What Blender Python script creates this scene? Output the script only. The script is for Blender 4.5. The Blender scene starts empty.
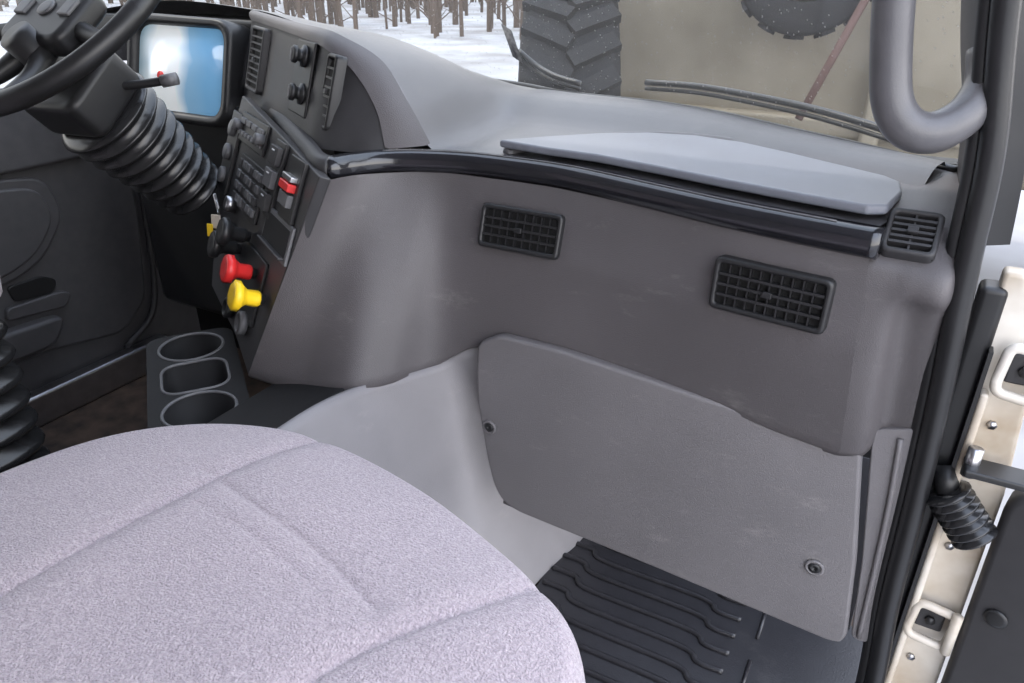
import bpy, bmesh, math, random
import numpy as np
from mathutils import Vector as V, Matrix as M
random.seed(4)
S=bpy.context.scene
S.view_settings.view_transform='Standard'
COL=S.collection

# ---------------------------------------------------------------- materials
def mat(name,col,rough=.5,metal=0,var=.06,vscale=30,bump=.0,bscale=400,spec=.5,sheen=0,coat=0,col2=None,emis=0,scuff=0,scol=None,bdist=.002):
    m=bpy.data.materials.new(name); m.use_nodes=True; nt=m.node_tree; N=nt.nodes; L=nt.links
    b=N['Principled BSDF']
    tc=N.new('ShaderNodeTexCoord'); nz=N.new('ShaderNodeTexNoise'); nz.inputs['Scale'].default_value=vscale; nz.inputs['Detail'].default_value=4
    L.new(tc.outputs['Object'],nz.inputs['Vector'])
    r=N.new('ShaderNodeValToRGB'); c2=col2 or [c*(1-var*2) for c in col]
    c1=[min(1,c*(1+var)) for c in col] if not col2 else col
    r.color_ramp.elements[0].position=.3; r.color_ramp.elements[1].position=.7
    r.color_ramp.elements[0].color=(*c2,1); r.color_ramp.elements[1].color=(*c1,1)
    L.new(nz.outputs['Fac'],r.inputs['Fac']); out=r.outputs['Color']
    if scuff:
        mp=N.new('ShaderNodeMapping'); mp.inputs['Scale'].default_value=(1,1,2.6); mp.inputs['Rotation'].default_value=(0,.5,0)
        n3=N.new('ShaderNodeTexNoise'); n3.inputs['Scale'].default_value=9; n3.inputs['Detail'].default_value=12; n3.inputs['Roughness'].default_value=.78
        L.new(tc.outputs['Object'],mp.inputs[0]); L.new(mp.outputs[0],n3.inputs['Vector'])
        r3=N.new('ShaderNodeValToRGB'); r3.color_ramp.elements[0].position=.58; r3.color_ramp.elements[1].position=.74
        r3.color_ramp.elements[0].color=(0,0,0,1); r3.color_ramp.elements[1].color=(scuff,scuff,scuff,1)
        L.new(n3.outputs['Fac'],r3.inputs['Fac'])
        mx=N.new('ShaderNodeMixRGB'); L.new(r3.outputs['Color'],mx.inputs[0]); L.new(out,mx.inputs[1]); mx.inputs[2].default_value=(*(scol or (.5,.47,.44)),1); out=mx.outputs[0]
    L.new(out,b.inputs['Base Color'])
    b.inputs['Roughness'].default_value=rough; b.inputs['Metallic'].default_value=metal
    b.inputs['Specular IOR Level'].default_value=spec
    b.inputs['Sheen Weight'].default_value=sheen; b.inputs['Coat Weight'].default_value=coat
    if bump:
        n2=N.new('ShaderNodeTexNoise'); n2.inputs['Scale'].default_value=bscale; n2.inputs['Detail'].default_value=3
        L.new(tc.outputs['Object'],n2.inputs['Vector'])
        bp=N.new('ShaderNodeBump'); bp.inputs['Strength'].default_value=bump; bp.inputs['Distance'].default_value=bdist
        L.new(n2.outputs['Fac'],bp.inputs['Height']); L.new(bp.outputs['Normal'],b.inputs['Normal'])
    if emis:
        L.new(out,b.inputs['Emission Color']); b.inputs['Emission Strength'].default_value=emis
    return m
m_dash=mat('dash_charcoal_plastic',(.090,.082,.085),.44,bump=.4,bscale=700,vscale=6,scuff=.14)
m_top=mat('dash_top_plastic',(.086,.085,.092),.36,bump=.4,bscale=700,vscale=6,scuff=.08)
m_lid=mat('shelf_lid_rubber',(.15,.158,.185),.33,bump=.4,bscale=900,vscale=8,scuff=.08,spec=.7)
m_low=mat('lower_panel_grey_plastic',(.158,.149,.153),.42,bump=.4,bscale=700,vscale=5,scuff=.24)
m_kick=mat('kick_panel_grey_plastic',(.228,.218,.226),.55,bump=.35,bscale=700,vscale=5,scuff=.14)
m_trim=mat('gloss_black_trim',(.012,.012,.015),.2,bump=.05,bscale=60,coat=.4)
m_blk=mat('black_plastic',(.015,.015,.016),.42)
m_tray=mat('console_black_plastic',(.013,.013,.014),.6,bump=.15,bscale=600,spec=.25)
m_blk2=mat('dark_grey_plastic',(.032,.031,.033),.5,bump=.15,bscale=600)
m_hole=mat('recess_black',(.004,.004,.004),.8)
m_rub=mat('black_rubber',(.014,.014,.015),.38,bump=.1,bscale=200)
m_bel=mat('bellows_rubber',(.016,.016,.017),.24)
m_mat=mat('floor_mat_rubber',(.024,.023,.026),.32,bump=.2,bscale=300,scuff=.06)
m_seat=mat('seat_fabric',(.425,.365,.39),.95,col2=(.265,.225,.25),vscale=300,bump=1.0,bscale=480,sheen=.3,spec=.1,bdist=.003)
m_door=mat('door_panel_plastic',(.075,.073,.077),.5,bump=.2,bscale=500)
m_carp=mat('dirty_floor_cover',(.11,.072,.05),.8,col2=(.02,.014,.011),vscale=14)
m_wht=mat('white_painted_metal',(.72,.68,.61),.26,col2=(.36,.28,.19),vscale=9)
m_hand=mat('grab_handle_plastic',(.105,.102,.108),.34,bump=.15,bscale=600)
m_pil=mat('pillar_trim_plastic',(.06,.058,.062),.45,bump=.15,bscale=600)
m_red=mat('red_plastic',(.72,.03,.03),.35)
m_yel=mat('yellow_plastic',(.95,.62,.02),.35)
m_btn=mat('grey_button',(.12,.12,.125),.45)
m_sil=mat('steel',(.5,.5,.52),.3,metal=1)
m_roof=mat('headliner_fabric',(.45,.43,.42),.9,bump=.3,bscale=300)
m_snow=mat('snow',(.42,.43,.45),.8,col2=(.20,.19,.185),vscale=.5)
m_bark=mat('bark',(.085,.06,.045),.9)
m_beige=mat('beige_dump_body',(.29,.255,.20),.6,col2=(.17,.145,.105),vscale=1.6)
m_tyre=mat('tyre_rubber',(.013,.013,.014),.8,bump=.5,bscale=30,spec=.2)
m_rust=mat('rusty_rod',(.07,.035,.028),.8)
m_paper=mat('sticker_paper',(.30,.30,.30),.6,col2=(.06,.06,.07),vscale=90)

# cluster lens: reflection painted as a faint glow, pale left to blue right
m_lens_reflection=mat('cluster_lens_painted_reflection',(.72,.78,.84),.10,coat=1)
nt=m_lens_reflection.node_tree; N=nt.nodes; L=nt.links; b=N['Principled BSDF']
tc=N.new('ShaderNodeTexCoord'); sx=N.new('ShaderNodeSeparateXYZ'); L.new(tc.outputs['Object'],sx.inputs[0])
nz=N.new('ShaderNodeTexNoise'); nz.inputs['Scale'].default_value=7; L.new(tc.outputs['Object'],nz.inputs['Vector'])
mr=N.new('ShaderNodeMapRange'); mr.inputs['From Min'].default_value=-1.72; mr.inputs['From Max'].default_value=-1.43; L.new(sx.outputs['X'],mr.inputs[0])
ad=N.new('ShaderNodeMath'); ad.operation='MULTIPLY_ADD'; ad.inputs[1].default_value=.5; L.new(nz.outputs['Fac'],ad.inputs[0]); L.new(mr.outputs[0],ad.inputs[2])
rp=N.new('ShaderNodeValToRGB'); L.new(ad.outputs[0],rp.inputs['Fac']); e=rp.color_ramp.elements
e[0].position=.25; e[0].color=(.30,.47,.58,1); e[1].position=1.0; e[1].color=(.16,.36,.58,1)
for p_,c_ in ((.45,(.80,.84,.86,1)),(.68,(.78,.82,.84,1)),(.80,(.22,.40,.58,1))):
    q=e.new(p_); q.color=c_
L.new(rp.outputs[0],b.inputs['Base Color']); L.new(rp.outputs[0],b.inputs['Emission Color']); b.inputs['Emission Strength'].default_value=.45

def glassmat():
    m=bpy.data.materials.new('windshield_glass'); m.use_nodes=True; nt=m.node_tree; N=nt.nodes; L=nt.links; N.clear()
    o=N.new('ShaderNodeOutputMaterial'); t=N.new('ShaderNodeBsdfTransparent'); g=N.new('ShaderNodeBsdfGlossy'); d=N.new('ShaderNodeBsdfDiffuse')
    t.inputs[0].default_value=(.90,.92,.90,1); g.inputs['Roughness'].default_value=.02
    d.inputs[0].default_value=(.8,.79,.76,1)
    tc=N.new('ShaderNodeTexCoord'); v=N.new('ShaderNodeTexVoronoi'); v.inputs['Scale'].default_value=95
    L.new(tc.outputs['Object'],v.inputs['Vector'])
    r=N.new('ShaderNodeValToRGB'); r.color_ramp.elements[0].position=.10; r.color_ramp.elements[0].color=(.34,.34,.34,1)
    r.color_ramp.elements[1].position=.24; r.color_ramp.elements[1].color=(.14,.14,.14,1)
    L.new(v.outputs['Distance'],r.inputs['Fac'])
    mx=N.new('ShaderNodeMixShader'); L.new(r.outputs['Color'],mx.inputs[0]); L.new(t.outputs[0],mx.inputs[1]); L.new(d.outputs[0],mx.inputs[2])
    lw=N.new('ShaderNodeLayerWeight'); lw.inputs[0].default_value=.5
    pw=N.new('ShaderNodeMath'); pw.operation='POWER'; pw.inputs[1].default_value=4; L.new(lw.outputs['Facing'],pw.inputs[0])
    mu=N.new('ShaderNodeMath'); mu.operation='MULTIPLY_ADD'; mu.inputs[1].default_value=.5; mu.inputs[2].default_value=.04; L.new(pw.outputs[0],mu.inputs[0])
    m2=N.new('ShaderNodeMixShader'); L.new(mu.outputs[0],m2.inputs[0]); L.new(mx.outputs[0],m2.inputs[1]); L.new(g.outputs[0],m2.inputs[2])
    L.new(m2.outputs[0],o.inputs[0]); return m
m_glass=glassmat()

# ---------------------------------------------------------------- helpers
def link(o,parent=None):
    COL.objects.link(o)
    if parent: o.parent=parent
    return o
def empty(name):
    e=bpy.data.objects.new(name,None); e.empty_display_size=.05; return link(e)
def mesh(name,vs,fs,m,parent=None,smooth=True,bevel=0,solid=0,sub=0,offset=0):
    me=bpy.data.meshes.new(name); me.from_pydata([tuple(v) for v in vs],[],fs); me.materials.append(m)
    bm=bmesh.new(); bm.from_mesh(me); bmesh.ops.recalc_face_normals(bm,faces=bm.faces); bm.to_mesh(me); bm.free()
    if smooth:
        for p in me.polygons: p.use_smooth=True
    o=link(bpy.data.objects.new(name,me),parent)
    if solid:
        s=o.modifiers.new('s','SOLIDIFY'); s.thickness=solid; s.offset=offset
    if bevel:
        b=o.modifiers.new('b','BEVEL'); b.width=bevel; b.segments=3; b.limit_method='ANGLE'; b.angle_limit=math.radians(35)
        w=o.modifiers.new('w','WEIGHTED_NORMAL'); w.keep_sharp=False
    if sub:
        s=o.modifiers.new('u','SUBSURF'); s.levels=sub; s.render_levels=sub
    return o
def spl(pts,n):
    P=np.array(pts,float); k=len(P); out=[]
    Q=np.vstack([2*P[0]-P[1],P,2*P[-1]-P[-2]])
    for j in range(n):
        t=j/(n-1)*(k-1); i=min(int(t),k-2); f=t-i
        a,b,c,d=Q[i],Q[i+1],Q[i+2],Q[i+3]
        out.append(.5*((2*b)+(-a+c)*f+(2*a-5*b+4*c-d)*f*f+(-a+3*b-3*c+d)*f**3))
    return out
def loft(name,rows,m,parent=None,closed=False,caps=False,**k):
    n=len(rows[0]); vs=[tuple(p) for r in rows for p in r]; fs=[]
    for i in range(len(rows)-1):
        for j in range(n if closed else n-1):
            a=i*n+j; b=i*n+(j+1)%n; fs.append((a,b,b+n,a+n))
    if caps:
        fs.append(tuple(range(n))); fs.append(tuple(range((len(rows)-1)*n,len(rows)*n)))
    return mesh(name,vs,fs,m,parent,**k)
def frame(c,n,up=(0,0,1)):
    n=V(n).normalized(); r=V(up).cross(n).normalized(); u=n.cross(r)
    return M(((r.x,u.x,n.x,c[0]),(r.y,u.y,n.y,c[1]),(r.z,u.z,n.z,c[2]),(0,0,0,1)))
def box(name,c,s,m,parent=None,mx=None,bevel=.003,rz=0):
    vs=[];mx=mx or M.Identity(4); R=M.Rotation(rz,4,'Z')
    for x in(-.5,.5):
        for y in(-.5,.5):
            for z in(-.5,.5):
                vs.append(mx@(V(c)+R@V((x*s[0],y*s[1],z*s[2]))))
    fs=[(0,1,3,2),(4,6,7,5),(0,4,5,1),(2,3,7,6),(0,2,6,4),(1,5,7,3)]
    return mesh(name,vs,fs,m,parent,smooth=bool(bevel),bevel=bevel)
def lathe(name,prof,m,parent=None,mx=None,n=32,caps=True,**k):
    mx=mx or M.Identity(4)
    rows=[[mx@V((r*math.cos(2*math.pi*j/n),r*math.sin(2*math.pi*j/n),z)) for j in range(n)] for r,z in prof]
    return loft(name,rows,m,parent,closed=True,caps=caps,**k)
def tube(name,pts,rad,m,parent=None,n=12,k=None,closed=False):
    k=k or max(2,(len(pts)-1)*6+1)
    P=[V(p) for p in (spl(pts,k) if len(pts)>2 else pts)]
    if closed: P=[V(p) for p in pts]
    rows=[];prev=None
    L=len(P)
    rl=[float(x[0]) for x in spl([(r,) for r in rad],L)] if isinstance(rad,(list,tuple)) else [rad]*L
    for i,p in enumerate(P):
        t=(P[(i+1)%L]-P[i-1]) if closed else (P[min(i+1,L-1)]-P[max(i-1,0)])
        t.normalize()
        if prev is None: a=t.orthogonal().normalized()
        else: a=(prev-t*prev.dot(t)).normalized()
        prev=a; b=t.cross(a)
        rows.append([p+(a*math.cos(2*math.pi*j/n)+b*math.sin(2*math.pi*j/n))*rl[i] for j in range(n)])
    if closed: rows.append(rows[0])
    return loft(name,rows,m,parent,closed=True,caps=not closed)
def slab(name,pts,out,th,m,parent=None,bevel=.004,smooth=True):
    n=len(pts); o=V(out).normalized()*th
    vs=[V(p) for p in pts]+[V(p)+o for p in pts]
    fs=[tuple(range(n)),tuple(range(2*n-1,n-1,-1))]+[(i,(i+1)%n,n+(i+1)%n,n+i) for i in range(n)]
    return mesh(name,vs,fs,m,parent,smooth=smooth,bevel=bevel)
def rpoly(pts,r=.01,seg=4):
    out=[];n=len(pts)
    for i in range(n):
        a,b,c=V(pts[i-1]),V(pts[i]),V(pts[(i+1)%n])
        d1=(a-b);d2=(c-b); rr=min(r,d1.length*.45,d2.length*.45)
        p1=b+d1.normalized()*rr;p2=b+d2.normalized()*rr
        for k in range(seg+1):
            t=k/seg; out.append(p1*(1-t)**2+b*2*t*(1-t)+p2*t*t)
    return out
def cut(o,cutters):
    for c in cutters:
        b=o.modifiers.new('c','BOOLEAN'); b.object=c; b.solver='EXACT'
    dg=bpy.context.evaluated_depsgraph_get(); me=bpy.data.meshes.new_from_object(o.evaluated_get(dg))
    o.modifiers.clear(); o.data=me
    for c in cutters: bpy.data.objects.remove(c)

# ================================================================ DASHBOARD
dash=empty('dashboard')
tops=[(-.815,.853,.918),(-.805,.915,.915),(-.775,.965,.912),(-.73,.998,.912),(-.68,1.015,.912),(-.61,1.02,.912),(-.49,1.02,.912),(-.347,.99,.912),(-.22,.958,.912),(-.115,.938,.912),(-.03,.928,.912)]
bots=[(-.962,.771,.572),(-.869,.79,.560),(-.765,.80,.582),(-.718,.85,.584),(-.681,.93,.586),(-.612,.962,.632),(-.49,.965,.662),(-.347,.963,.655),(-.22,.955,.645),(-.115,.945,.637),(-.012,.938,.630)]
inw=[(-.4,.8),(-.5,.7),(-.6,.7),(-.7,.6),(-.6,.7),(-.3,.9),(0,1),(0,1),(0,1),(0,1),(0,1)]
rows=[]
K=20
for t,b,w in zip(tops,bots,inw):
    t,b=V(t),V(b); prof=[]
    wt=max(0,min(1,(t.x+.78)/.2))
    for k in range(K+1):
        f=k/K; p=t.lerp(b,f)
        ridge=min(f/.42,1) if f<.42 else max(0,1-(f-.42)/.58)**1.15
        bl=.004*math.sin(math.pi*f)*(1-wt)+wt*.014*ridge
        p=p+V((-w[0]*bl,-w[1]*bl,0)); prof.append(p)
    iw=V((w[0],w[1],0))
    prof+= [b+iw*.004+V((0,0,-.006)),b+iw*.012+V((0,0,-.009)),b+iw*.09+V((0,0,-.009))]
    rows.append(prof)
cols=[spl([r[k] for r in rows],90) for k in range(len(rows[0]))]
loft('face',[[c[i] for c in cols] for i in range(90)],m_dash,dash)

# right end cap
rows=[]
prA=[(1.24,.958),(1.12,.958),(1.04,.954),(.985,.940),(.94,.905),(.932,.885),(.930,.86),(.930,.83),(.933,.75),(.943,.63),(.96,.62)]
prB=[(1.22,.962),(1.12,.962),(1.04,.958),(.985,.942),(.947,.912),(.930,.892),(.928,.868),(.947,.84),(.958,.75),(.962,.66),(.98,.65)]
prC=[(1.20,.962),(1.12,.962),(1.05,.958),(1.0,.942),(.968,.915),(.957,.898),(.955,.875),(.968,.845),(.985,.75),(.985,.67),(1.0,.66)]
for x,pr in ((-.055,prA),(-.032,prA),(-.006,[((a[0]*.8+b[0]*.2),(a[1]*.8+b[1]*.2)) for a,b in zip(prA,prB)]),(.016,prB),(.05,prB),(.064,prC),(.070,[(y+.04,z-.01) for y,z in prC])):
    rows.append([(x+ (.022*(1-(z-.62)/.34) if i>6 else 0),y,z) for i,(y,z) in enumerate(spl(pr,31))])
cols=[spl([r[k] for r in rows],40) for k in range(31)]
loft('end_cap',[[c[i] for c in cols] for i in range(40)],m_dash,dash)

# dash top with instrument hood
F=[(-2.12,1.36,1.10),(-1.75,1.36,1.14),(-1.42,1.335,1.128),(-1.10,1.14,1.122),(-.98,1.075,1.120),(-.915,1.05,1.112),(-.835,1.055,1.075),(-.772,1.04,1.01),(-.725,1.03,.953),(-.64,1.035,.944),(-.49,1.035,.944),(-.347,1.003,.944),(-.22,.967,.944),(-.115,.947,.944),(-.03,.936,.944)]
B=[(-2.15,1.46,1.0),(-1.8,1.60,.99),(-1.45,1.66,.975),(-1.15,1.65,.97),(-1.02,1.63,.97),(-.95,1.62,.97),(-.88,1.60,.97),(-.82,1.575,.97),(-.75,1.54,.97),(-.66,1.52,.97),(-.50,1.50,.97),(-.35,1.44,.97),(-.2,1.34,.97),(-.09,1.27,.97),(.03,1.20,.968)]
rows=[]
for i,(a,b) in enumerate(zip(F,B)):
    a,b=V(a),V(b); prof=[]
    for k in range(17):
        f=k/16; p=a.lerp(b,f)
        hump=a.z-.944
        if hump>.02:
            p.z=.968+(a.z-.968)*(1-f**1.25)+.012*math.sin(math.pi*min(1,f*1.6))*(1 if f<.62 else 0)
        else:
            s=max(0,min(1,(f-.5)/.3)); s=s*s*(3-2*s); p.z=.944+.034*s-(.01 if f>.97 else 0)
        prof.append(p)
    rows.append(prof)
cols=[spl([r[k] for r in rows],120) for k in range(17)]
topg=loft('top_pad',[[c[i] for c in cols] for i in range(120)],m_top,dash)
lid=[(-.612,1.06),(-.55,1.13),(-.49,1.19),(-.42,1.235),(-.34,1.25),(-.26,1.235),(-.18,1.195),(-.04,1.115),(-.02,1.09),(-.014,1.04),(-.024,.965),(-.045,.952),(-.12,.966),(-.22,.988),(-.327,1.016),(-.43,1.04),(-.52,1.045)]
sl=slab('storage_lid',[(x,y,.953) for x,y in lid],(0,0,1),.013,m_lid,dash,bevel=.004)
tube('lid_rim',[(-.60,1.062,.944),(-.56,1.135,.948),(-.49,1.205,.953),(-.42,1.25,.956),(-.34,1.268,.956),(-.25,1.253,.956),(-.16,1.205,.956),(-.05,1.14,.953),(-.015,1.12,.950),(-.005,1.11,.946)],.009,m_top,dash)

# trim moulding following the dash edge
path=[(-1.42,1.30,.958),(-1.25,1.185,.957),(-1.08,1.06,.953),(-.93,.955,.945),(-.862,.905,.941),(-.832,.898,.940),(-.818,.925,.940),(-.79,.97,.940),(-.74,1.003,.940),(-.66,1.03,.940),(-.57,1.036,.940),(-.49,1.034,.940),(-.42,1.02,.940),(-.347,1.0,.940),(-.22,.965,.940),(-.115,.944,.940),(-.022,.930,.940)]
pp=[V(p) for p in spl(path,140)]
rows=[]
for i,p in enumerate(pp):
    t=pp[min(i+1,139)]-pp[max(i-1,0)]; t.z=0; t.normalize(); o=V((t.y,-t.x,0))
    rows.append([p+o*a+V((0,0,z)) for a,z in ((-.014,.0),(-.010,.006),(.0,.006),(.009,.002),(.014,-.007),(.015,-.016),(.013,-.025),(.006,-.030),(-.012,-.030))])
loft('trim_moulding',rows[43:],m_trim,dash,closed=True,caps=True)
loft('stack_moulding',rows[:44],m_blk2,dash,closed=True,caps=True)
tube('trim_pale_line',[pp[i]+V((0,-.0005,.0062)) for i in range(62,138,6)],.0012,m_btn,dash,n=6)  # thin grey line along the top of the black trim

outer=[(-1.42,1.335,1.128),(-1.10,1.14,1.122),(-.98,1.075,1.120),(-.915,1.05,1.112),(-.835,1.055,1.075),(-.772,1.04,1.01),(-.725,1.03,.950)]
inner=[(-1.42,1.322,1.108),(-1.10,1.122,1.103),(-.985,1.055,1.098),(-.925,1.023,1.090),(-.865,1.015,1.060),(-.812,1.0,1.005),(-.785,.982,.946)]
mid=[(-1.42,1.322,1.124),(-1.10,1.124,1.119),(-.985,1.058,1.114),(-.92,1.03,1.106),(-.848,1.03,1.073),(-.79,1.013,1.010),(-.752,1.0,.950)]
a,b,c=spl(outer,60),spl(mid,60),spl(inner,60)
loft('hood_band',[[a[i],b[i],c[i]] for i in range(60)],m_dash,dash,sub=1)
bt=[(-1.42,1.33,1.113),(-1.10,1.13,1.108),(-.985,1.063,1.102),(-.925,1.03,1.094),(-.865,1.02,1.064),(-.812,1.005,1.010),(-.785,.99,.946)]
bb=[(-1.42,1.27,.950),(-1.10,1.07,.945),(-.985,1.0,.942),(-.93,.968,.940),(-.88,.955,.940),(-.83,.965,.940),(-.79,.978,.940)]
a,b=spl(bt,50),spl(bb,50)
loft('bezel',[[a[i],b[i]] for i in range(50)],m_blk2,dash)

# centre stack face (one tilted plane, controls are mounted on it)
SN=V((-.468,-.800,.375)).normalized(); SA=V((-.81,.85,.93))
RT=V((.863,-.505,0)); UP=V((.189,.324,.927))
def onst(c): c=V(c); return c-SN*((c-SA).dot(SN))
sp=[onst(p) for p in [(-1.29,1.155,.972),(-.812,.850,.928),(-.962,.771,.572),(-1.06,.845,.592),(-1.27,.975,.605),(-1.36,1.09,.79)]]
slab('centre_stack_face',sp,-SN,.02,m_blk2,dash,bevel=.003)
def sbox(name,c,w,h,d,m,par=dash,bev=.002,off=0):
    return box(name,(0,0,off+d/2),(w,h,d),m,par,mx=frame(onst(c),SN),bevel=bev)
RC=V((-1.165,1.05,.925))
sbox('radio_unit',RC,.20,.058,.006,m_blk)
for i in range(4): sbox('radio_key_%d'%i,RC+RT*(.044*(i-1.5))+UP*.012,.034,.012,.011,m_btn)
for i in range(7): sbox('radio_preset_%d'%i,RC+RT*(.026*(i-3))-UP*.012,.018,.010,.011,m_btn)
for s_ in (-1,1): lathe('radio_knob',[(.011,0),(.011,.016),(.008,.018)],m_btn,dash,mx=frame(onst(RC+RT*(.088*s_))+SN*.006,SN),n=20)
KC=V((-1.125,1.0,.83))
sbox('climate_panel',KC,.19,.10,.006,m_blk)
for r_ in range(4):
    for c_ in range(6):
        sbox('key_%d_%d'%(r_,c_),KC+RT*(.029*(c_-2.5))+UP*(.0225*(r_-1.5)),.022,.015,.011,m_btn if (r_+c_)%3 else m_blk2)
SC_=V((-.99,.945,.875))
sbox('switch_bank',SC_,.06,.135,.008,m_blk)
for i in range(3): sbox('rocker_%d'%i,SC_+UP*(.041*(i-1)),.046,.032,.018,m_btn if i==1 else m_blk2)
for i in range(3): sbox('rocker_mark_%d'%i,SC_+UP*(.041*(i-1)+.008),.018,.004,.0192,m_sil)
BC=V((-.90,.885,.885))
sbox('brake_controller',BC,.075,.105,.008,m_blk)
sbox('brake_controller_lever',BC+UP*.004,.05,.014,.022,m_red)
sbox('brake_controller_cap',BC+UP*.018,.05,.010,.020,m_sil)
sbox('brake_controller_foot',BC-UP*.018,.05,.022,.018,m_btn)
PC=V((-.935,.868,.806))
sbox('pocket_frame',PC,.155,.066,.006,m_btn)
sbox('pocket_recess',PC,.138,.050,.001,m_hole,off=.006)
sbox('pocket_floor',PC-UP*.024,.138,.005,.016,m_blk2)
LC=V((-1.285,1.105,.86))
sbox('left_switches',LC,.08,.17,.008,m_blk)
for i in range(3):
    lathe('dial_%d'%i,[(.017,0),(.017,.010),(.013,.012)],m_btn,dash,mx=frame(onst(LC+UP*(.05*(i-1)))+SN*.006,SN))
sbox('valve_plate',(-1.09,.90,.70),.28,.12,.006,m_blk)
lathe('power_socket',[(.022,0),(.022,.012),(.014,.014),(.013,.006)],m_btn,dash,mx=frame(onst((-1.015,.832,.635))+SN*.004,SN))
lathe('power_socket_left',[(.02,0),(.02,.012),(.014,.014),(.013,.006)],m_blk,dash,mx=frame(onst((-1.10,.885,.625))+SN*.004,SN))
# bezel controls
BN=V((-.50,-.82,.28)).normalized()
sb=lambda name,c,w,h,d,m,off=0: box(name,(0,0,off+d/2),(w,h,d),m,dash,mx=frame(c,BN),bevel=.003)
sb('lamp_switch_panel',(-1.02,1.058,1.035),.11,.13,.006,m_blk)
for i,z in enumerate((1.072,1.01)):
    mx=frame(V((-1.005,1.055-(1.06-z)*.3,z))+BN*.004,BN)
    lathe('lamp_knob_%d'%i,[(.019,0),(.019,.006),(.011,.008),(.011,.014),(.015,.017),(.015,.023),(.012,.025)],m_blk,dash,mx=mx)
    box('lamp_knob_dot_%d'%i,(0,0,.026),(.004,.022,.003),m_btn,dash,mx=mx,bevel=0)

def vent(name,c,n,w,h,nv,nh,fr=.008,tilt=0,matf=m_blk):
    e=empty(name); mx=frame(c,n)@M.Rotation(tilt,4,'Z')
    box('backing',(0,0,.001),(w-.004,h-.004,.002),m_hole,e,mx,0)
    o=rpoly([(-w/2,-h/2,0),(w/2,-h/2,0),(w/2,h/2,0),(-w/2,h/2,0)],.01)
    i_=rpoly([(-w/2+fr,-h/2+fr,0),(w/2-fr,-h/2+fr,0),(w/2-fr,h/2-fr,0),(-w/2+fr,h/2-fr,0)],.005)
    rows=[[mx@V((p.x,p.y,z)) for p in q] for q,z in ((o,-.008),(o,.008),([a.lerp(b,.25) for a,b in zip(o,i_)],.011),([a.lerp(b,.8) for a,b in zip(o,i_)],.011),(i_,.008),(i_,.0))]
    loft('frame',rows,matf,e,closed=True)
    for k in range(nv):
        x=-w/2+fr+(w-2*fr)*(k+1)/(nv+1)
        box('vertical_vane_%d'%k,(x,0,.0045),(.0022,h-2*fr,.007),matf,e,mx,0)
    for k in range(nh):
        y=-h/2+fr+(h-2*fr)*(k+1)/(nh+1)
        box('horizontal_vane_%d'%k,(0,y,.0065),(w-2*fr,.0035,.008),matf,e,mx,0)
    box('thumb_tab',(0,0,.012),(.012,.008,.006),matf,e,mx,.001)
    return e
vent('air_vent',(-.533,.9925,.843),(0,-1,.32),.145,.070,8,3)
vent('air_vent',(-.135,.9305,.842),(-.13,-1,.10),.152,.072,9,3)
vent('air_vent',(.008,.966,.932),(-.02,-.62,.78),.060,.064,1,5,fr=.007,matf=m_blk2)
vent('air_vent',(-1.305,1.225,1.035),BN,.11,.135,0,8,matf=m_blk2)
vent('air_vent',(-.905,1.002,1.025),BN,.05,.125,0,6)

# instrument cluster
ic=empty('instrument_cluster')
mx=frame((-1.575,1.25,1.0),(.12,-1,.25))
o=rpoly([(-.17,-.12,0),(.145,-.13,0),(.16,.108,0),(-.155,.12,0)],.05,6)
i_=rpoly([(-.145,-.095,0),(.12,-.105,0),(.135,.088,0),(-.13,.095,0)],.04,6)
loft('surround',[[mx@V((p.x,p.y,z)) for p in q] for q,z in((o,-.06),(o,.02),([a.lerp(b,.3) for a,b in zip(o,i_)],.03),([a.lerp(b,.8) for a,b in zip(o,i_)],.028),(i_,.01))],m_blk,ic,closed=True)
slab('lens',[mx@V((p.x,p.y,.004)) for p in i_],mx.to_3x3()@V((0,0,1)),.006,m_lens_reflection,ic,bevel=0)
lathe('gauge_badge',[(.010,.010),(.010,.012)],m_red,ic,mx=mx@M.Translation((-.07,-.02,0)))
box('lower_dash_driver',(-1.62,1.36,.60),(.70,.10,.62),m_blk,dash,bevel=.03)
box('cluster_shelf',(-1.64,1.30,.905),(.50,.12,.04),m_blk,dash,bevel=.01)
box('hood_underside',(-1.75,1.40,1.08),(.75,.12,.05),m_blk,dash,bevel=.01)
box('stack_core',(-1.16,1.13,.52),(.26,.16,.5),m_blk,dash,bevel=.02,rz=-.55)

# ================================================================ LOWER PANELS
lp=empty('glove_compartment_panel')
pts=[(-.592,.648),(-.597,.60),(-.597,.533),(-.578,.41),(-.566,.36),(-.55,.330),(-.515,.315),(-.25,.302),(.035,.283),(.052,.287),(.058,.305),(.043,.45),(.014,.636),(-.136,.647),(-.288,.660),(-.44,.672),(-.55,.672)]
slab('panel',rpoly([(x,.948,z) for x,z in pts],.012,3),(0,1,0),.02,m_low,lp,bevel=.006)
tube('bottom_roll',[(-.545,.957,.326),(-.25,.957,.308),(.035,.957,.291)],.008,m_low,lp,n=12)
for x,z in ((-.571,.486),(-.008,.417)):
    mx=frame((x,.947,z),(0,-1,0)); lathe('screw_boss',[(.014,-.001),(.014,.002),(.010,.003),(.009,.0005)],m_low,lp,mx=mx)
    lathe('screw',[(.0085,0),(.0085,.003),(.003,.0035),(.0028,.001)],m_blk,lp,mx=mx,n=16)
sp_=empty('side_trim_panel')
slab('panel',rpoly([(.020,.955,.668),(.082,.955,.688),(.094,.955,.60),(.092,.955,.52),(.088,.955,.30),(.064,.955,.30),(.050,.955,.45)],.012,3),(0,1,0),.02,m_low,sp_,bevel=.006)
tube('rib',[(.055,.953,.665),(.064,.952,.55),(.070,.952,.42),(.074,.953,.31)],.004,m_low,sp_)

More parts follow.
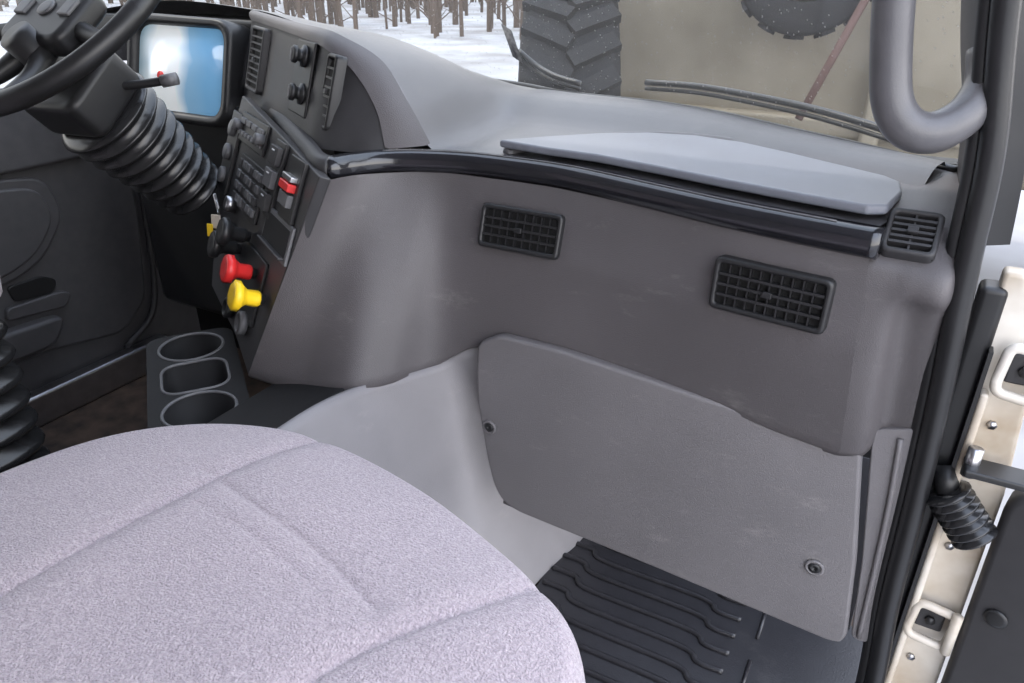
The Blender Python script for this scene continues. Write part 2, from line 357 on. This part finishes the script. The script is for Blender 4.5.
kick=empty('kick_panel')
T=[(-.55,1.25,.64),(-.606,1.005,.628),(-.662,.955,.592),(-.705,.885,.586),(-.742,.81,.590),(-.752,.72,.598),(-.752,.60,.60)]
Bt=[(-.49,1.46,.02),(-.508,1.25,.012),(-.522,1.18,.012),(-.533,1.113,.012),(-.545,1.0,.012),(-.56,.85,.012),(-.575,.60,.012)]
rows=[]
for a,b in zip(spl(T,40),spl(Bt,40)):
    a,b=V(a),V(b); rows.append([a+V((-.012,.0,-.004)),a]+[a.lerp(b,f)+V((.012*math.sin(math.pi*f),0,.012*math.sin(math.pi*f))) for f in (.03,.1,.25,.4,.55,.7,.85,.97)]+[b])
loft('side_cover',rows,m_kick,kick)

# centre console with cup holders
tray=empty('cup_holder_console')
slab('tunnel_top',[(-.92,.83,.560),(-.765,.84,.585),(-.765,.60,.592),(-.92,.60,.560)],(0,0,-1),.03,m_tray,tray,bevel=.006)
slab('tunnel_left_side',[(-.92,.84,.555),(-.92,.60,.555),(-.94,.60,.012),(-.94,.84,.012)],(1,0,0),.02,m_tray,tray)
ang=math.atan2(-.60,.80)
Mt=M.Translation((-1.062,.738,.513))@M.Rotation(ang,4,'Z')
body=slab('tray_body',[Mt@p for p in rpoly([(-.195,-.08,-.17),(.185,-.08,-.17),(.185,.08,-.17),(-.195,.08,-.17)],.035,6)],(0,0,1),.215,m_tray,tray,bevel=0,smooth=False)
cs=[]
cups=(-.128,-.003,.122)
for i,x in enumerate(cups):
    if i!=1: cs.append(lathe('cutter',[(.057,-.14),(.057,.08)],m_hole,None,mx=Mt@M.Translation((x,.0,0)),n=48))
    else: cs.append(slab('cutter',[Mt@p for p in rpoly([(x-.056,-.055,-.03),(x+.056,-.055,-.03),(x+.056,.055,-.03),(x-.056,.055,-.03)],.035,6)],(0,0,1),.12,m_hole,None,bevel=0))
cut(body,cs)
for i in (0,2):
    tube('cup_rim',[Mt@V((cups[i]+.0585*math.cos(a),.0585*math.sin(a),.045)) for a in np.linspace(0,2*math.pi,49)[:-1]],.0028,m_btn,tray,n=8,closed=True)
tube('pocket_rim',[Mt@V((p.x,p.y,.045)) for p in rpoly([(cups[1]-.0575,-.0565,0),(cups[1]+.0575,-.0565,0),(cups[1]+.0575,.0565,0),(cups[1]-.0575,.0565,0)],.036,8)],.0028,m_btn,tray,n=8,closed=True)
box('pedestal',(0,0,-.337),(.36,.14,.335),m_blk,tray,mx=Mt,bevel=.01)
tube('lighter',[Mt@V((-.005,.008,-.020)),Mt@V((.038,.030,-.020))],.010,m_red,tray)

# brake knobs
def knob(name,base,m,tw=0):
    e=empty(name); mx=frame(onst(base)+SN*.006,SN)@M.Rotation(tw,4,'Z')
    lathe('stem',[(.010,0),(.010,.02)],m_blk,e,mx=mx,n=16)
    lathe('head',[(.013,.008),(.0145,.012),(.014,.030),(.020,.038),(.0265,.042),(.0265,.052),(.022,.055),(.010,.053)],m,e,mx=mx,n=8)
    return e
knob('parking_brake_knob',(-.940,.809,.708),m_yel,.3)
knob('parking_brake_knob',(-1.008,.855,.728),m_red)
knob('suspension_dump_knob',(-1.115,.92,.735),m_blk)
knob('suspension_dump_knob',(-1.08,.90,.775),m_blk)
# keys
ky=empty('ignition_keys')
kb=onst((-1.205,.995,.79))
lathe('ignition_barrel',[(.016,0),(.016,.018),(.01,.02)],m_sil,ky,mx=frame(kb+SN*.004,SN))
kp=kb+SN*.04
tube('ring',[kp+V((.014*math.cos(a)*.8,-.014*math.cos(a)*.5,.014*math.sin(a)-.012)) for a in np.linspace(0,2*math.pi,20)[:-1]],.0015,m_sil,ky,n=6,closed=True)
box('key_blade',(0,.0,.0),(.007,.03,.002),m_sil,ky,mx=frame(kp,(1,-.3,.2)))
box('key_head',(0,-.04,.004),(.022,.028,.004),m_wht,ky,mx=frame(kp,(.2,-1,.2)))
box('key_fob',(.004,-.075,.006),(.026,.034,.007),m_btn,ky,mx=frame(kp,(.2,-1,.2)))
box('key_tag',(-.012,-.058,.008),(.014,.026,.003),m_yel,ky,mx=frame(kp,(.2,-1,.2)))

# ================================================================ STEERING
sw=empty('steering_wheel')
WN=V((.0,-.60,.80)).normalized()
mx=frame((-1.405,.85,1.152),WN)
R=.238
tube('rim',[mx@V((R*math.cos(a),R*math.sin(a),0)) for a in np.linspace(0,2*math.pi,97)[:-1]],.0185,m_rub,sw,n=16,closed=True)
slab('hub_pad',[mx@p for p in rpoly([(-.09,-.075,-.045),(.09,-.075,-.045),(.085,.06,-.045),(-.085,.06,-.045)],.035,6)],WN,.045,m_blk,sw,bevel=.014)
for a in(-.25,math.pi+.25,-math.pi/2+.35,-math.pi/2-.35):
    ca,sa=math.cos(a),math.sin(a)
    tube('spoke',[mx@V((.05*ca,.05*sa,-.03)),mx@V((.14*ca,.14*sa,-.03)),mx@V((R*ca,R*sa,-.002))],[.022,.016,.012],m_blk,sw)
for s_ in(-1,1): box('thumb_switch',(s_*.063,.0,.002),(.03,.035,.008),m_btn,sw,mx=mx,bevel=.003)
lathe('emblem',[(.018,.0),(.018,.004),(.012,.005)],m_btn,sw,mx=mx)
sc=empty('steering_column')
ax=(V((-1.375,1.10,.72))-V((-1.385,.885,.975))).normalized()
mc=frame(V((-1.395,.875,1.0)),-ax,up=(0,1,0))
slab('shroud',[mc@p for p in rpoly([(-.085,-.075,-.03),(.085,-.075,-.03),(.085,.075,-.03),(-.085,.075,-.03)],.03,5)],mc.to_3x3()@V((0,0,1)),.085,m_blk,sc,bevel=.015)
lathe('column_shaft',[(.03,.0),(.03,.15)],m_blk,sc,mx=mc)
tube('stalk',[(-1.33,.89,1.02),(-1.28,.925,1.025),(-1.25,.945,1.03)],.008,m_blk,sc)
tube('stalk_tip',[(-1.258,.94,1.028),(-1.235,.955,1.033)],.0115,m_btn,sc)
tube('stalk_left',[(-1.47,.87,1.04),(-1.54,.89,1.06),(-1.60,.91,1.06)],.009,m_blk,sc)
prof=[]
nb=9
for i in range(nb):
    z0=-.03-.030*i; rr=.100-.0035*i
    prof+=[(rr-.016,z0),(rr-.002,z0-.008),(rr,z0-.011),(rr-.002,z0-.014),(rr-.016,z0-.022)]
lathe('boot',prof,m_bel,sc,mx=mc,n=40)

# ================================================================ PASSENGER SEAT
ps=empty('passenger_seat')
ol=[(-.900,.20),(-.893,.333),(-.852,.443),(-.770,.536),(-.664,.582),(-.553,.590),(-.429,.566),(-.298,.522),(-.208,.480),(-.166,.438),(-.148,.385),(-.143,.28),(-.141,.10),(-.150,-.05),(-.19,-.14),(-.30,-.17),(-.53,-.18),(-.76,-.17),(-.86,-.13),(-.895,-.02)]
def closedspl(P,n):
    P=np.array(P); k=len(P); out=[]
    for j in range(n):
        t=j/n*k; i=int(t); f=t-i
        a,b,c,d=P[(i-1)%k],P[i%k],P[(i+1)%k],P[(i+2)%k]
        out.append(.5*((2*b)+(-a+c)*f+(2*a-5*b+4*c-d)*f*f+(-a+3*b-3*c+d)*f**3))
    return out
OL=closedspl(ol,360)
cx,cy=-.52,.22
seams=[[(-.600,.60),(-.612,.52),(-.640,.30),(-.655,.12),(-.66,-.1)],[(-.225,.51),(-.262,.43),(-.325,.32),(-.345,.22),(-.35,-.1)],[(-.64,.435),(-.55,.415),(-.44,.395),(-.345,.365)],[(-.60,.385),(-.50,.375),(-.40,.355)]]
WW=[1,1,.7,.3]
segs=[]
for i,s in enumerate(seams):
    q=spl(s,14)
    for j in range(13): segs.append((q[j],q[j+1],WW[i]))
A=np.array([s[0] for s in segs]);Bb=np.array([s[1] for s in segs]);W=np.array([s[2] for s in segs])
def groove(x,y):
    p=np.array([x,y]); d=Bb-A; t=np.clip(((p-A)*d).sum(1)/(d*d).sum(1),0,1); q=A+d*t[:,None]; dd=((q-p)**2).sum(1)
    return (W*(.0034*np.exp(-dd/.0038**2)+.0035*np.exp(-dd/.018**2))).max()
prof=[]
for k in range(120):
    prof.append((k/120*.94, .700+.012*(1-(k/120)**2)-.016*(k/120)**4))
zz=prof[-1][1]
for k in range(1,22):
    a=math.pi*k/21; prof.append((.935+.065*math.sin(a) if a<math.pi/2 else 1-.03*(1-math.sin(a)), zz-.058*(1-math.cos(a))))
rows=[]
for s_,z_ in prof:
    row=[]
    for q in OL:
        x=cx+(q[0]-cx)*s_; y=cy+(q[1]-cy)*s_
        front=max(0,(y-.42)/.16)
        z=z_-.010*front*front+.0015*math.sin(x*23+1)*math.sin(y*19)
        if s_<.99 and z_>.64: z-=groove(x,y)
        row.append((x,y,z))
    rows.append(row)
loft('cushion',rows,m_seat,ps,closed=True,caps=False)
slab('cushion_pan',[(x*.93+cx*.07,y*.93+cy*.07,.50) for x,y in OL[::6]],(0,0,1),.09,m_blk,ps,bevel=.01)
for z in (.20,.26,.32,.38,.44,.485):
    box('suspension_fold',(cx,.18,z),(.48,.50,.05),m_blk,ps,bevel=.018)
box('seat_base',(cx,.18,.095),(.50,.52,.19),m_blk,ps,bevel=.015)
rows=[]
for z,w,d,y in((.62,.24,.07,-.23),(.80,.26,.08,-.26),(1.0,.26,.08,-.30),(1.2,.24,.075,-.34),(1.38,.20,.06,-.375),(1.46,.14,.045,-.39),(1.50,.10,.02,-.40)):
    rows.append([(cx+w*math.copysign(abs(math.cos(a))**.6,math.cos(a)),y+d*math.copysign(abs(math.sin(a))**.7,math.sin(a)),z) for a in np.linspace(0,2*math.pi,33)[:-1]])
loft('backrest',rows,m_seat,ps,closed=True,caps=True,sub=1)

# ================================================================ DRIVER SEAT
ds=empty('driver_seat')
dx=-1.54
pr=rpoly([(-.25,-.28,0),(.25,-.28,0),(.25,.30,0),(-.25,.30,0)],.09,6)
def ring(s,z,oy=.29): return [(dx+p.x*s,oy+p.y*s,z) for p in pr]
loft('cushion',[ring(s,z) for s,z in((.2,.82),(.7,.82),(.95,.81),(1.03,.785),(1.06,.755),(1.05,.725),(.98,.705),(.6,.69))],m_seat,ds,closed=True,caps=True)
rows=[]
for i in range(9):
    z=.68-.045*i; rows+=[ring(.92,z),ring(1.01,z-.012),ring(1.025,z-.02),ring(1.01,z-.028),ring(.92,z-.04)]
loft('suspension_bellows',rows,m_bel,ds,closed=True,caps=True)
box('seat_base',(dx,.29,.14),(.46,.5,.27),m_blk,ds,bevel=.02)
rows=[]
for z,w,d,y in((.72,.24,.07,-.05),(.90,.26,.08,-.08),(1.1,.26,.08,-.12),(1.3,.24,.075,-.16),(1.48,.20,.06,-.195),(1.58,.12,.03,-.21)):
    rows.append([(dx+w*math.copysign(abs(math.cos(a))**.6,math.cos(a)),y+d*math.copysign(abs(math.sin(a))**.7,math.sin(a)),z) for a in np.linspace(0,2*math.pi,33)[:-1]])
loft('backrest',rows,m_seat,ds,closed=True,caps=True,sub=1)

# ================================================================ FLOOR, MAT, WALLS
box('floor',(-1.03,.35,-.03),(2.30,2.6,.06),m_carp,bevel=0)
fm=empty('rubber_floor_mat')
box('mat_sheet',(-.21,.94,.006),(.65,.70,.012),m_mat,fm,bevel=.003)
y=1.27
i=0
while y>.60:
    tube('rib_%d'%i,[(-.525,y+.012,.013),(-.47,y+.012,.013),(-.43,y-.01,.013),(-.21,y-.01,.013),(-.17,y-.03,.013),(-.12,y-.03,.013)],.0065,m_mat,fm,n=8,k=40)
    y-=.048; i+=1
for yy in(.64,.80,.98,1.16): tube('edge_rib',[(-.08,yy+.12,.013),(-.08,yy,.013)],.004,m_mat,fm,n=6)
slab('mat_toe_board',[(-.52,1.285,.01),(.08,1.285,.01),(.08,1.47,.30),(-.50,1.47,.30)],(0,-.4,.3),.01,m_mat,fm,bevel=.002)
box('wall_front',(-1.03,1.60,.42),(2.30,.05,.95),m_blk,bevel=0)
box('wall_back',(-1.03,-.93,.93),(2.30,.05,1.98),m_roof,bevel=0)
box('ceiling',(-1.06,.0,1.93),(2.20,1.9,.04),m_roof,bevel=0)
wl=empty('wall_left')
box('lower',(-2.20,.35,.42),(.05,2.5,.96),m_door,wl,bevel=0)
box('rear_post',(-2.20,-.55,1.4),(.05,.75,1.02),m_door,wl,bevel=0)
box('header',(-2.20,.3,1.85),(.05,1.6,.12),m_door,wl,bevel=0)
box('front_post',(-2.20,1.33,1.2),(.05,.12,.6),m_door,wl,bevel=0)
wr=empty('wall_right')
box('rear_panel',(.12,-.72,.93),(.05,.46,1.98),m_roof,wr,bevel=0)

dd=empty('door_1')
def dp(name,pts,x,th,m,bev=.012,r=.04):
    return slab(name,rpoly([(x,y,z) for y,z in pts],r,5),(1,0,0),th,m,dd,bevel=bev)
dp('door_card',[(-.2,.19),(1.05,.19),(1.28,.15),(1.385,.23),(1.43,.52),(1.43,.72),(1.34,.90),(-.2,.92)],-2.175,.02,m_door)
dp('upper_roll',[(-.2,.72),(1.30,.72),(1.36,.76),(1.32,.93),(-.2,.95)],-2.16,.035,m_door,.015)
dp('pocket_surround',[(.6,.43),(1.0,.43),(1.10,.47),(1.19,.575),(1.165,.69),(1.05,.71),(.6,.71)],-2.16,.022,m_door,.010,.05)
dp('pocket_inset',[(.6,.455),(.99,.455),(1.08,.49),(1.155,.575),(1.135,.665),(1.05,.685),(.6,.685)],-2.15,.020,m_door,.008,.05)
dp('pull_cup',[(.99,.37),(1.10,.36),(1.12,.395),(1.08,.42),(.98,.42)],-2.16,.012,m_blk,.004,.015)
dp('cup_lip',[(.95,.33),(1.12,.31),(1.145,.345),(1.12,.36),(.96,.365)],-2.16,.022,m_door,.006,.012)
dp('bottom_map_bin',[(.2,.22),(1.05,.22),(1.10,.30),(.2,.34)],-2.16,.05,m_door,.02)
tube('door_edge_seal',[(-2.15,1.27,.10),(-2.15,1.40,.20),(-2.15,1.445,.50),(-2.15,1.45,.80)],.010,m_blk2,dd)
box('trim_1',(-2.13,.75,.05),(.05,1.3,.10),m_sil,bevel=.01)
w1=mesh('window_1',[(-2.20,-.18,.9),(-2.20,1.28,.9),(-2.20,1.28,1.79),(-2.20,-.18,1.79)],[(0,1,2,3)],m_glass)
ws=empty('windshield')
wb=[(x,y+.02,z-.01) for x,y,z in B]; wb[-1]=(.045,1.20,.958)
top_=[(-1.03+(x+1.03)*.93,y-.50+ .04*abs(x+1.03),1.93) for x,y,z in wb]
a,b=spl(wb,50),spl(top_,50)
loft('glass',[[V(a[i]).lerp(V(b[i]),f) for f in np.linspace(0,1,6)] for i in range(50)],m_glass,ws)
tube('lower_seal',[(x,y,z+.004) for x,y,z in wb],.008,m_rub,ws,k=80)
def onws(u,f): 
    i=u*49; j=int(i); p=V(a[j]).lerp(V(a[min(j+1,49)]),i-j); q=V(b[j]).lerp(V(b[min(j+1,49)]),i-j); return p.lerp(q,f)
slab('inspection_sticker',[onws(.440,.075)+V((0,-.004,0)),onws(.475,.062)+V((0,-.004,0)),onws(.462,.135)+V((0,-.004,0)),onws(.427,.148)+V((0,-.004,0))],(0,-1,0),.001,m_paper,ws,bevel=0)
wp=empty('windshield_wiper')
q=[onws(u,f)+V((0,.03,.0)) for u,f in((.70,.045),(.76,.050),(.84,.050),(.90,.045),(.96,.035))]
tube('arm',q,.006,m_rub,wp); tube('blade',[p+V((0,.0,-.012)) for p in q],.004,m_blk,wp)
wp=empty('windshield_wiper')
q=[onws(u,f)+V((0,.03,.0)) for u,f in((.44,.085),(.50,.055),(.56,.038),(.62,.028))]
tube('arm',q,.006,m_rub,wp); tube('blade',[p+V((0,.0,-.012)) for p in q],.004,m_blk,wp)

# ================================================================ RIGHT PILLAR + DOOR OPENING
pl=empty('a_pillar')
ze=[(.046,1.205,.955),(.030,1.165,1.05),(-.002,1.10,1.18),(-.05,.99,1.45),(-.11,.74,1.93)]
se=[(.082,.975,.93),(.072,.965,1.02),(.052,.95,1.12),(.0,.90,1.42),(-.06,.70,1.93)]
md=[(.050,1.08,.955),(.038,1.05,1.05),(.015,1.01,1.16),(-.04,.92,1.44),(-.10,.70,1.93)]
a1,b1,c1=spl(ze,30),spl(md,30),spl(se,30)
loft('inner_trim',[[a1[i],b1[i],c1[i]] for i in range(30)],m_pil,pl,sub=1)
box('outer_post_lower',(.108,.998,.43),(.03,.04,.90),m_blk,pl,bevel=.008)
o2=[(x+.028,y+.02,z) for x,y,z in se]
loft('outer_skin',[[c1[i],V(p)] for i,p in enumerate(spl(o2,30))],m_blk,pl)
seal=[(-.045,.70,1.93),(.0,.89,1.45),(.037,.94,1.19),(.062,.95,1.045),(.070,.95,.93),(.074,.95,.866),(.084,.95,.732),(.092,.95,.576),(.099,.95,.395),(.112,.95,.227),(.115,.94,.05),(.11,.90,.0)]
tube('door_seal',seal,.0135,m_rub,pl,n=14)
tube('door_seal_inner',[(x-.016,y+.012,z) for x,y,z in seal],.009,m_blk,pl,n=10)
gh=empty('grab_handle')
tube('grip',[(-.04,.93,1.62),(-.088,.905,1.52),(-.083,.905,1.40),(-.066,.915,1.22),(-.053,.92,1.13),(-.041,.92,1.085),(-.020,.921,1.062),(.006,.93,1.060),(.030,.95,1.078),(.040,.975,1.105),(.030,.99,1.14)],[.021,.021,.0205,.0205,.0205,.021,.022,.022,.021,.021,.016],m_hand,gh,n=20)
jb=empty('door_jamb')
slab('hinge_pillar',[(.112,.985,.90),(.135,.985,.90),(.175,.985,.78),(.19,.985,.60),(.20,.985,-.2),(.125,.985,-.2),(.112,.985,.5)],(0,1,0),.03,m_wht,jb,bevel=.006)
box('inner_flange',(.130,.972,.30),(.010,.02,.9),m_wht,jb,bevel=.004)
box('flange_black_strip',(.1225,.975,.33),(.005,.02,.95),m_blk,jb,bevel=0)  # narrow black strip beside the inner flange
for z,xx in((.785,.162),(.37,.156)):
    box('hinge_recess',(xx,.980,z),(.036,.010,.040),m_blk2,jb,bevel=.004)
    tube('hinge_loop',[V((p.x,.966,p.y)) for p in rpoly([(xx-.026,z-.03,0),(xx+.026,z-.036,0),(xx+.030,z+.026,0),(xx-.022,z+.034,0)],.014,5)],.0065,m_wht,jb,n=10,closed=True)
    lathe('hinge_pin',[(.007,-.036),(.007,.036)],m_wht,jb,mx=M.Translation((xx+.028,.958,z)),n=14)
    lathe('hinge_bolt',[(.007,0),(.007,.006)],m_blk,jb,mx=frame((xx,.975,z),(0,-1,0)),n=6)
for z in (.70,.50,.28): lathe('jamb_bolt',[(.006,0),(.006,.004)],m_sil,jb,mx=frame((.15,.985,z),(0,-1,0)),n=6)
box('door_check_strap',(.165,.945,.655),(.07,.04,.010),m_blk,jb,bevel=.003)
lathe('door_check_pin',[(.009,-.02),(.009,.02)],m_sil,jb,mx=M.Translation((.138,.95,.66)),n=14)
prof=[]
for i in range(7): prof+=[(.022,.011*i),(.029,.011*i+.003),(.029,.011*i+.006),(.022,.011*i+.009)]
lathe('wiring_boot',prof,m_bel,jb,mx=frame((.122,.955,.605),V((.05,-.005,-.06))),n=24)
tube('wiring_harness',[(.115,.975,.630),(.125,.955,.60)],.014,m_blk,jb)
d2=empty('door_2')
slab('door_inner_panel',rpoly([(.186,.955,.625),(1.05,.73,.90),(1.05,.73,-.1),(.196,.955,-.1)],.03,5),(.26,.96,0),.05,m_blk2,d2,bevel=.012)
lathe('door_screw',[(.014,0),(.014,.003),(.009,.004)],m_blk,d2,mx=frame((.222,.945,.435),(-.26,-.96,0)))
tube('window_frame_front',[(.235,.99,.66),(.215,.99,.85),(.20,.98,1.1),(.22,.90,1.5),(.35,.85,1.8)],.014,m_blk,d2)
tube('window_frame_top',[(.35,.85,1.8),(.7,.77,1.85),(1.05,.70,1.82)],.02,m_blk,d2)

# ================================================================ OUTSIDE
me=box('snow_ground',(0,30,-1.25),(260,260,.1),m_snow,bevel=0)
bt_=bmesh.new()
def addcyl(bm,p,q,r0,r1,n=5):
    p,q=V(p),V(q); t=(q-p).normalized(); a=t.orthogonal().normalized(); b=t.cross(a)
    v0=[bm.verts.new(p+(a*math.cos(2*math.pi*j/n)+b*math.sin(2*math.pi*j/n))*r0) for j in range(n)]
    v1=[bm.verts.new(q+(a*math.cos(2*math.pi*j/n)+b*math.sin(2*math.pi*j/n))*r1) for j in range(n)]
    for j in range(n): bm.faces.new((v0[j],v0[(j+1)%n],v1[(j+1)%n],v1[j]))
for i in range(1100):
    x=random.uniform(-75,30); y=random.uniform(24,58); h=random.uniform(5,10)
    addcyl(bt_,(x,y,-1.25),(x+random.uniform(-.4,.4),y,-1.25+h),random.uniform(.05,.15),.03)
    for k in range(9):
        z=random.uniform(.0,.7)*h-1.2; a=random.uniform(0,6.28); l=random.uniform(.6,2.0)
        addcyl(bt_,(x,y,z),(x+l*math.cos(a),y+l*math.sin(a)*.4,z+l*random.uniform(.3,.9)),.03,.01,4)
tm=bpy.data.meshes.new('bare_trees'); bt_.to_mesh(tm); tm.materials.append(m_bark); link(bpy.data.objects.new('bare_trees',tm))

tr=empty('dump_truck')
slab('dump_body_front',[(-2.35,5.75,-.1),(1.6,5.75,-.1),(1.9,5.4,2.6),(-2.1,5.4,2.6)],(0,1,0),2.5,m_beige,tr,bevel=.05)
slab('body_rib',[(-2.2,5.62,.15),(1.5,5.62,.15),(1.5,5.60,.28),(-2.2,5.60,.28)],(0,1,0),.2,m_beige,tr,bevel=.03)
for x in(-.35,.7): box('body_post',(x,5.55,1.2),(.12,.12,2.6),m_beige,tr,bevel=.03)
box('chassis',(-.5,7.0,-.45),(2.0,2.5,.5),m_blk2,tr,bevel=.05)
def tyre(name,c,R,w,axis,par):
    mx=frame(c,axis); pf=[(R*.55,-w/2),(R*.8,-w/2*1.02),(R*.95,-w/2*.95),(R,-w/2*.8),(R,w/2*.8),(R*.95,w/2*.95),(R*.8,w/2*1.02),(R*.55,w/2)]
    lathe(name,pf,m_tyre,par,mx=mx,n=48,caps=False)
    nl=int(26*R/1.1)+6
    for k in range(nl):
        a=2*math.pi*k/nl
        for s_ in(-1,1):
            box(name+'_lug',(0,0,0),(w*.5,.09*R,.05*R),m_tyre,par,mx=mx@M.Rotation(a+(.10 if s_>0 else 0),4,'Z')@M.Translation((R+.01,0,s_*w*.22))@M.Rotation(math.pi/2,4,'Y')@M.Rotation(s_*.5,4,'Z'),bevel=0)
    lathe(name+'_rim',[(R*.56,-w*.3),(R*.3,-w*.15),(R*.1,-w*.15)],m_beige,par,mx=mx,n=24)
tyre('tyre_a',(-2.32,5.0,-.05),1.18,.62,(.90,.43,0),tr)
tyre('tyre_b',(-.86,5.25,1.24),.42,.2,(.15,-1,.1),tr)
tyre('tyre_c',(2.2,5.9,-.10),1.10,.50,(1,0,0),tr)
tube('prop_rod',[(-.50,5.2,1.05),(-.72,4.9,.38)],.024,m_rust,tr)

# ================================================================ LIGHT
w=bpy.data.worlds.new('sky'); S.world=w; w.use_nodes=True; N=w.node_tree.nodes; L=w.node_tree.links
bg=N['Background']; tc=N.new('ShaderNodeTexCoord'); sx=N.new('ShaderNodeSeparateXYZ'); rp=N.new('ShaderNodeValToRGB')
L.new(tc.outputs['Generated'],sx.inputs[0]); L.new(sx.outputs['Z'],rp.inputs['Fac']); L.new(rp.outputs['Color'],bg.inputs['Color'])
rp.color_ramp.elements[0].color=(1,.96,.92,1); rp.color_ramp.elements[1].color=(.68,.78,1,1); rp.color_ramp.elements[1].position=.9
mu=N.new('ShaderNodeMath'); mu.operation='MULTIPLY_ADD'; mu.inputs[1].default_value=1.9; mu.inputs[2].default_value=4.1
L.new(sx.outputs['X'],mu.inputs[0]); L.new(mu.outputs[0],bg.inputs['Strength'])
sd=bpy.data.lights.new('sun_lamp','SUN'); sd.energy=2.6; sd.angle=math.radians(1.5); sd.color=(1,.93,.84)
so=link(bpy.data.objects.new('sun_lamp',sd)); so.location=(-5,-2,8)
so.rotation_euler=V((.5,.12,-.85)).to_track_quat('-Z','Y').to_euler()

cd=bpy.data.cameras.new('camera'); co=link(bpy.data.objects.new('camera',cd)); S.camera=co
cd.sensor_width=36; cd.lens=740*36/1024; cd.clip_start=.02; cd.clip_end=400
co.location=(0,0,1.22); co.rotation_euler=(math.radians(63),0,math.radians(29))
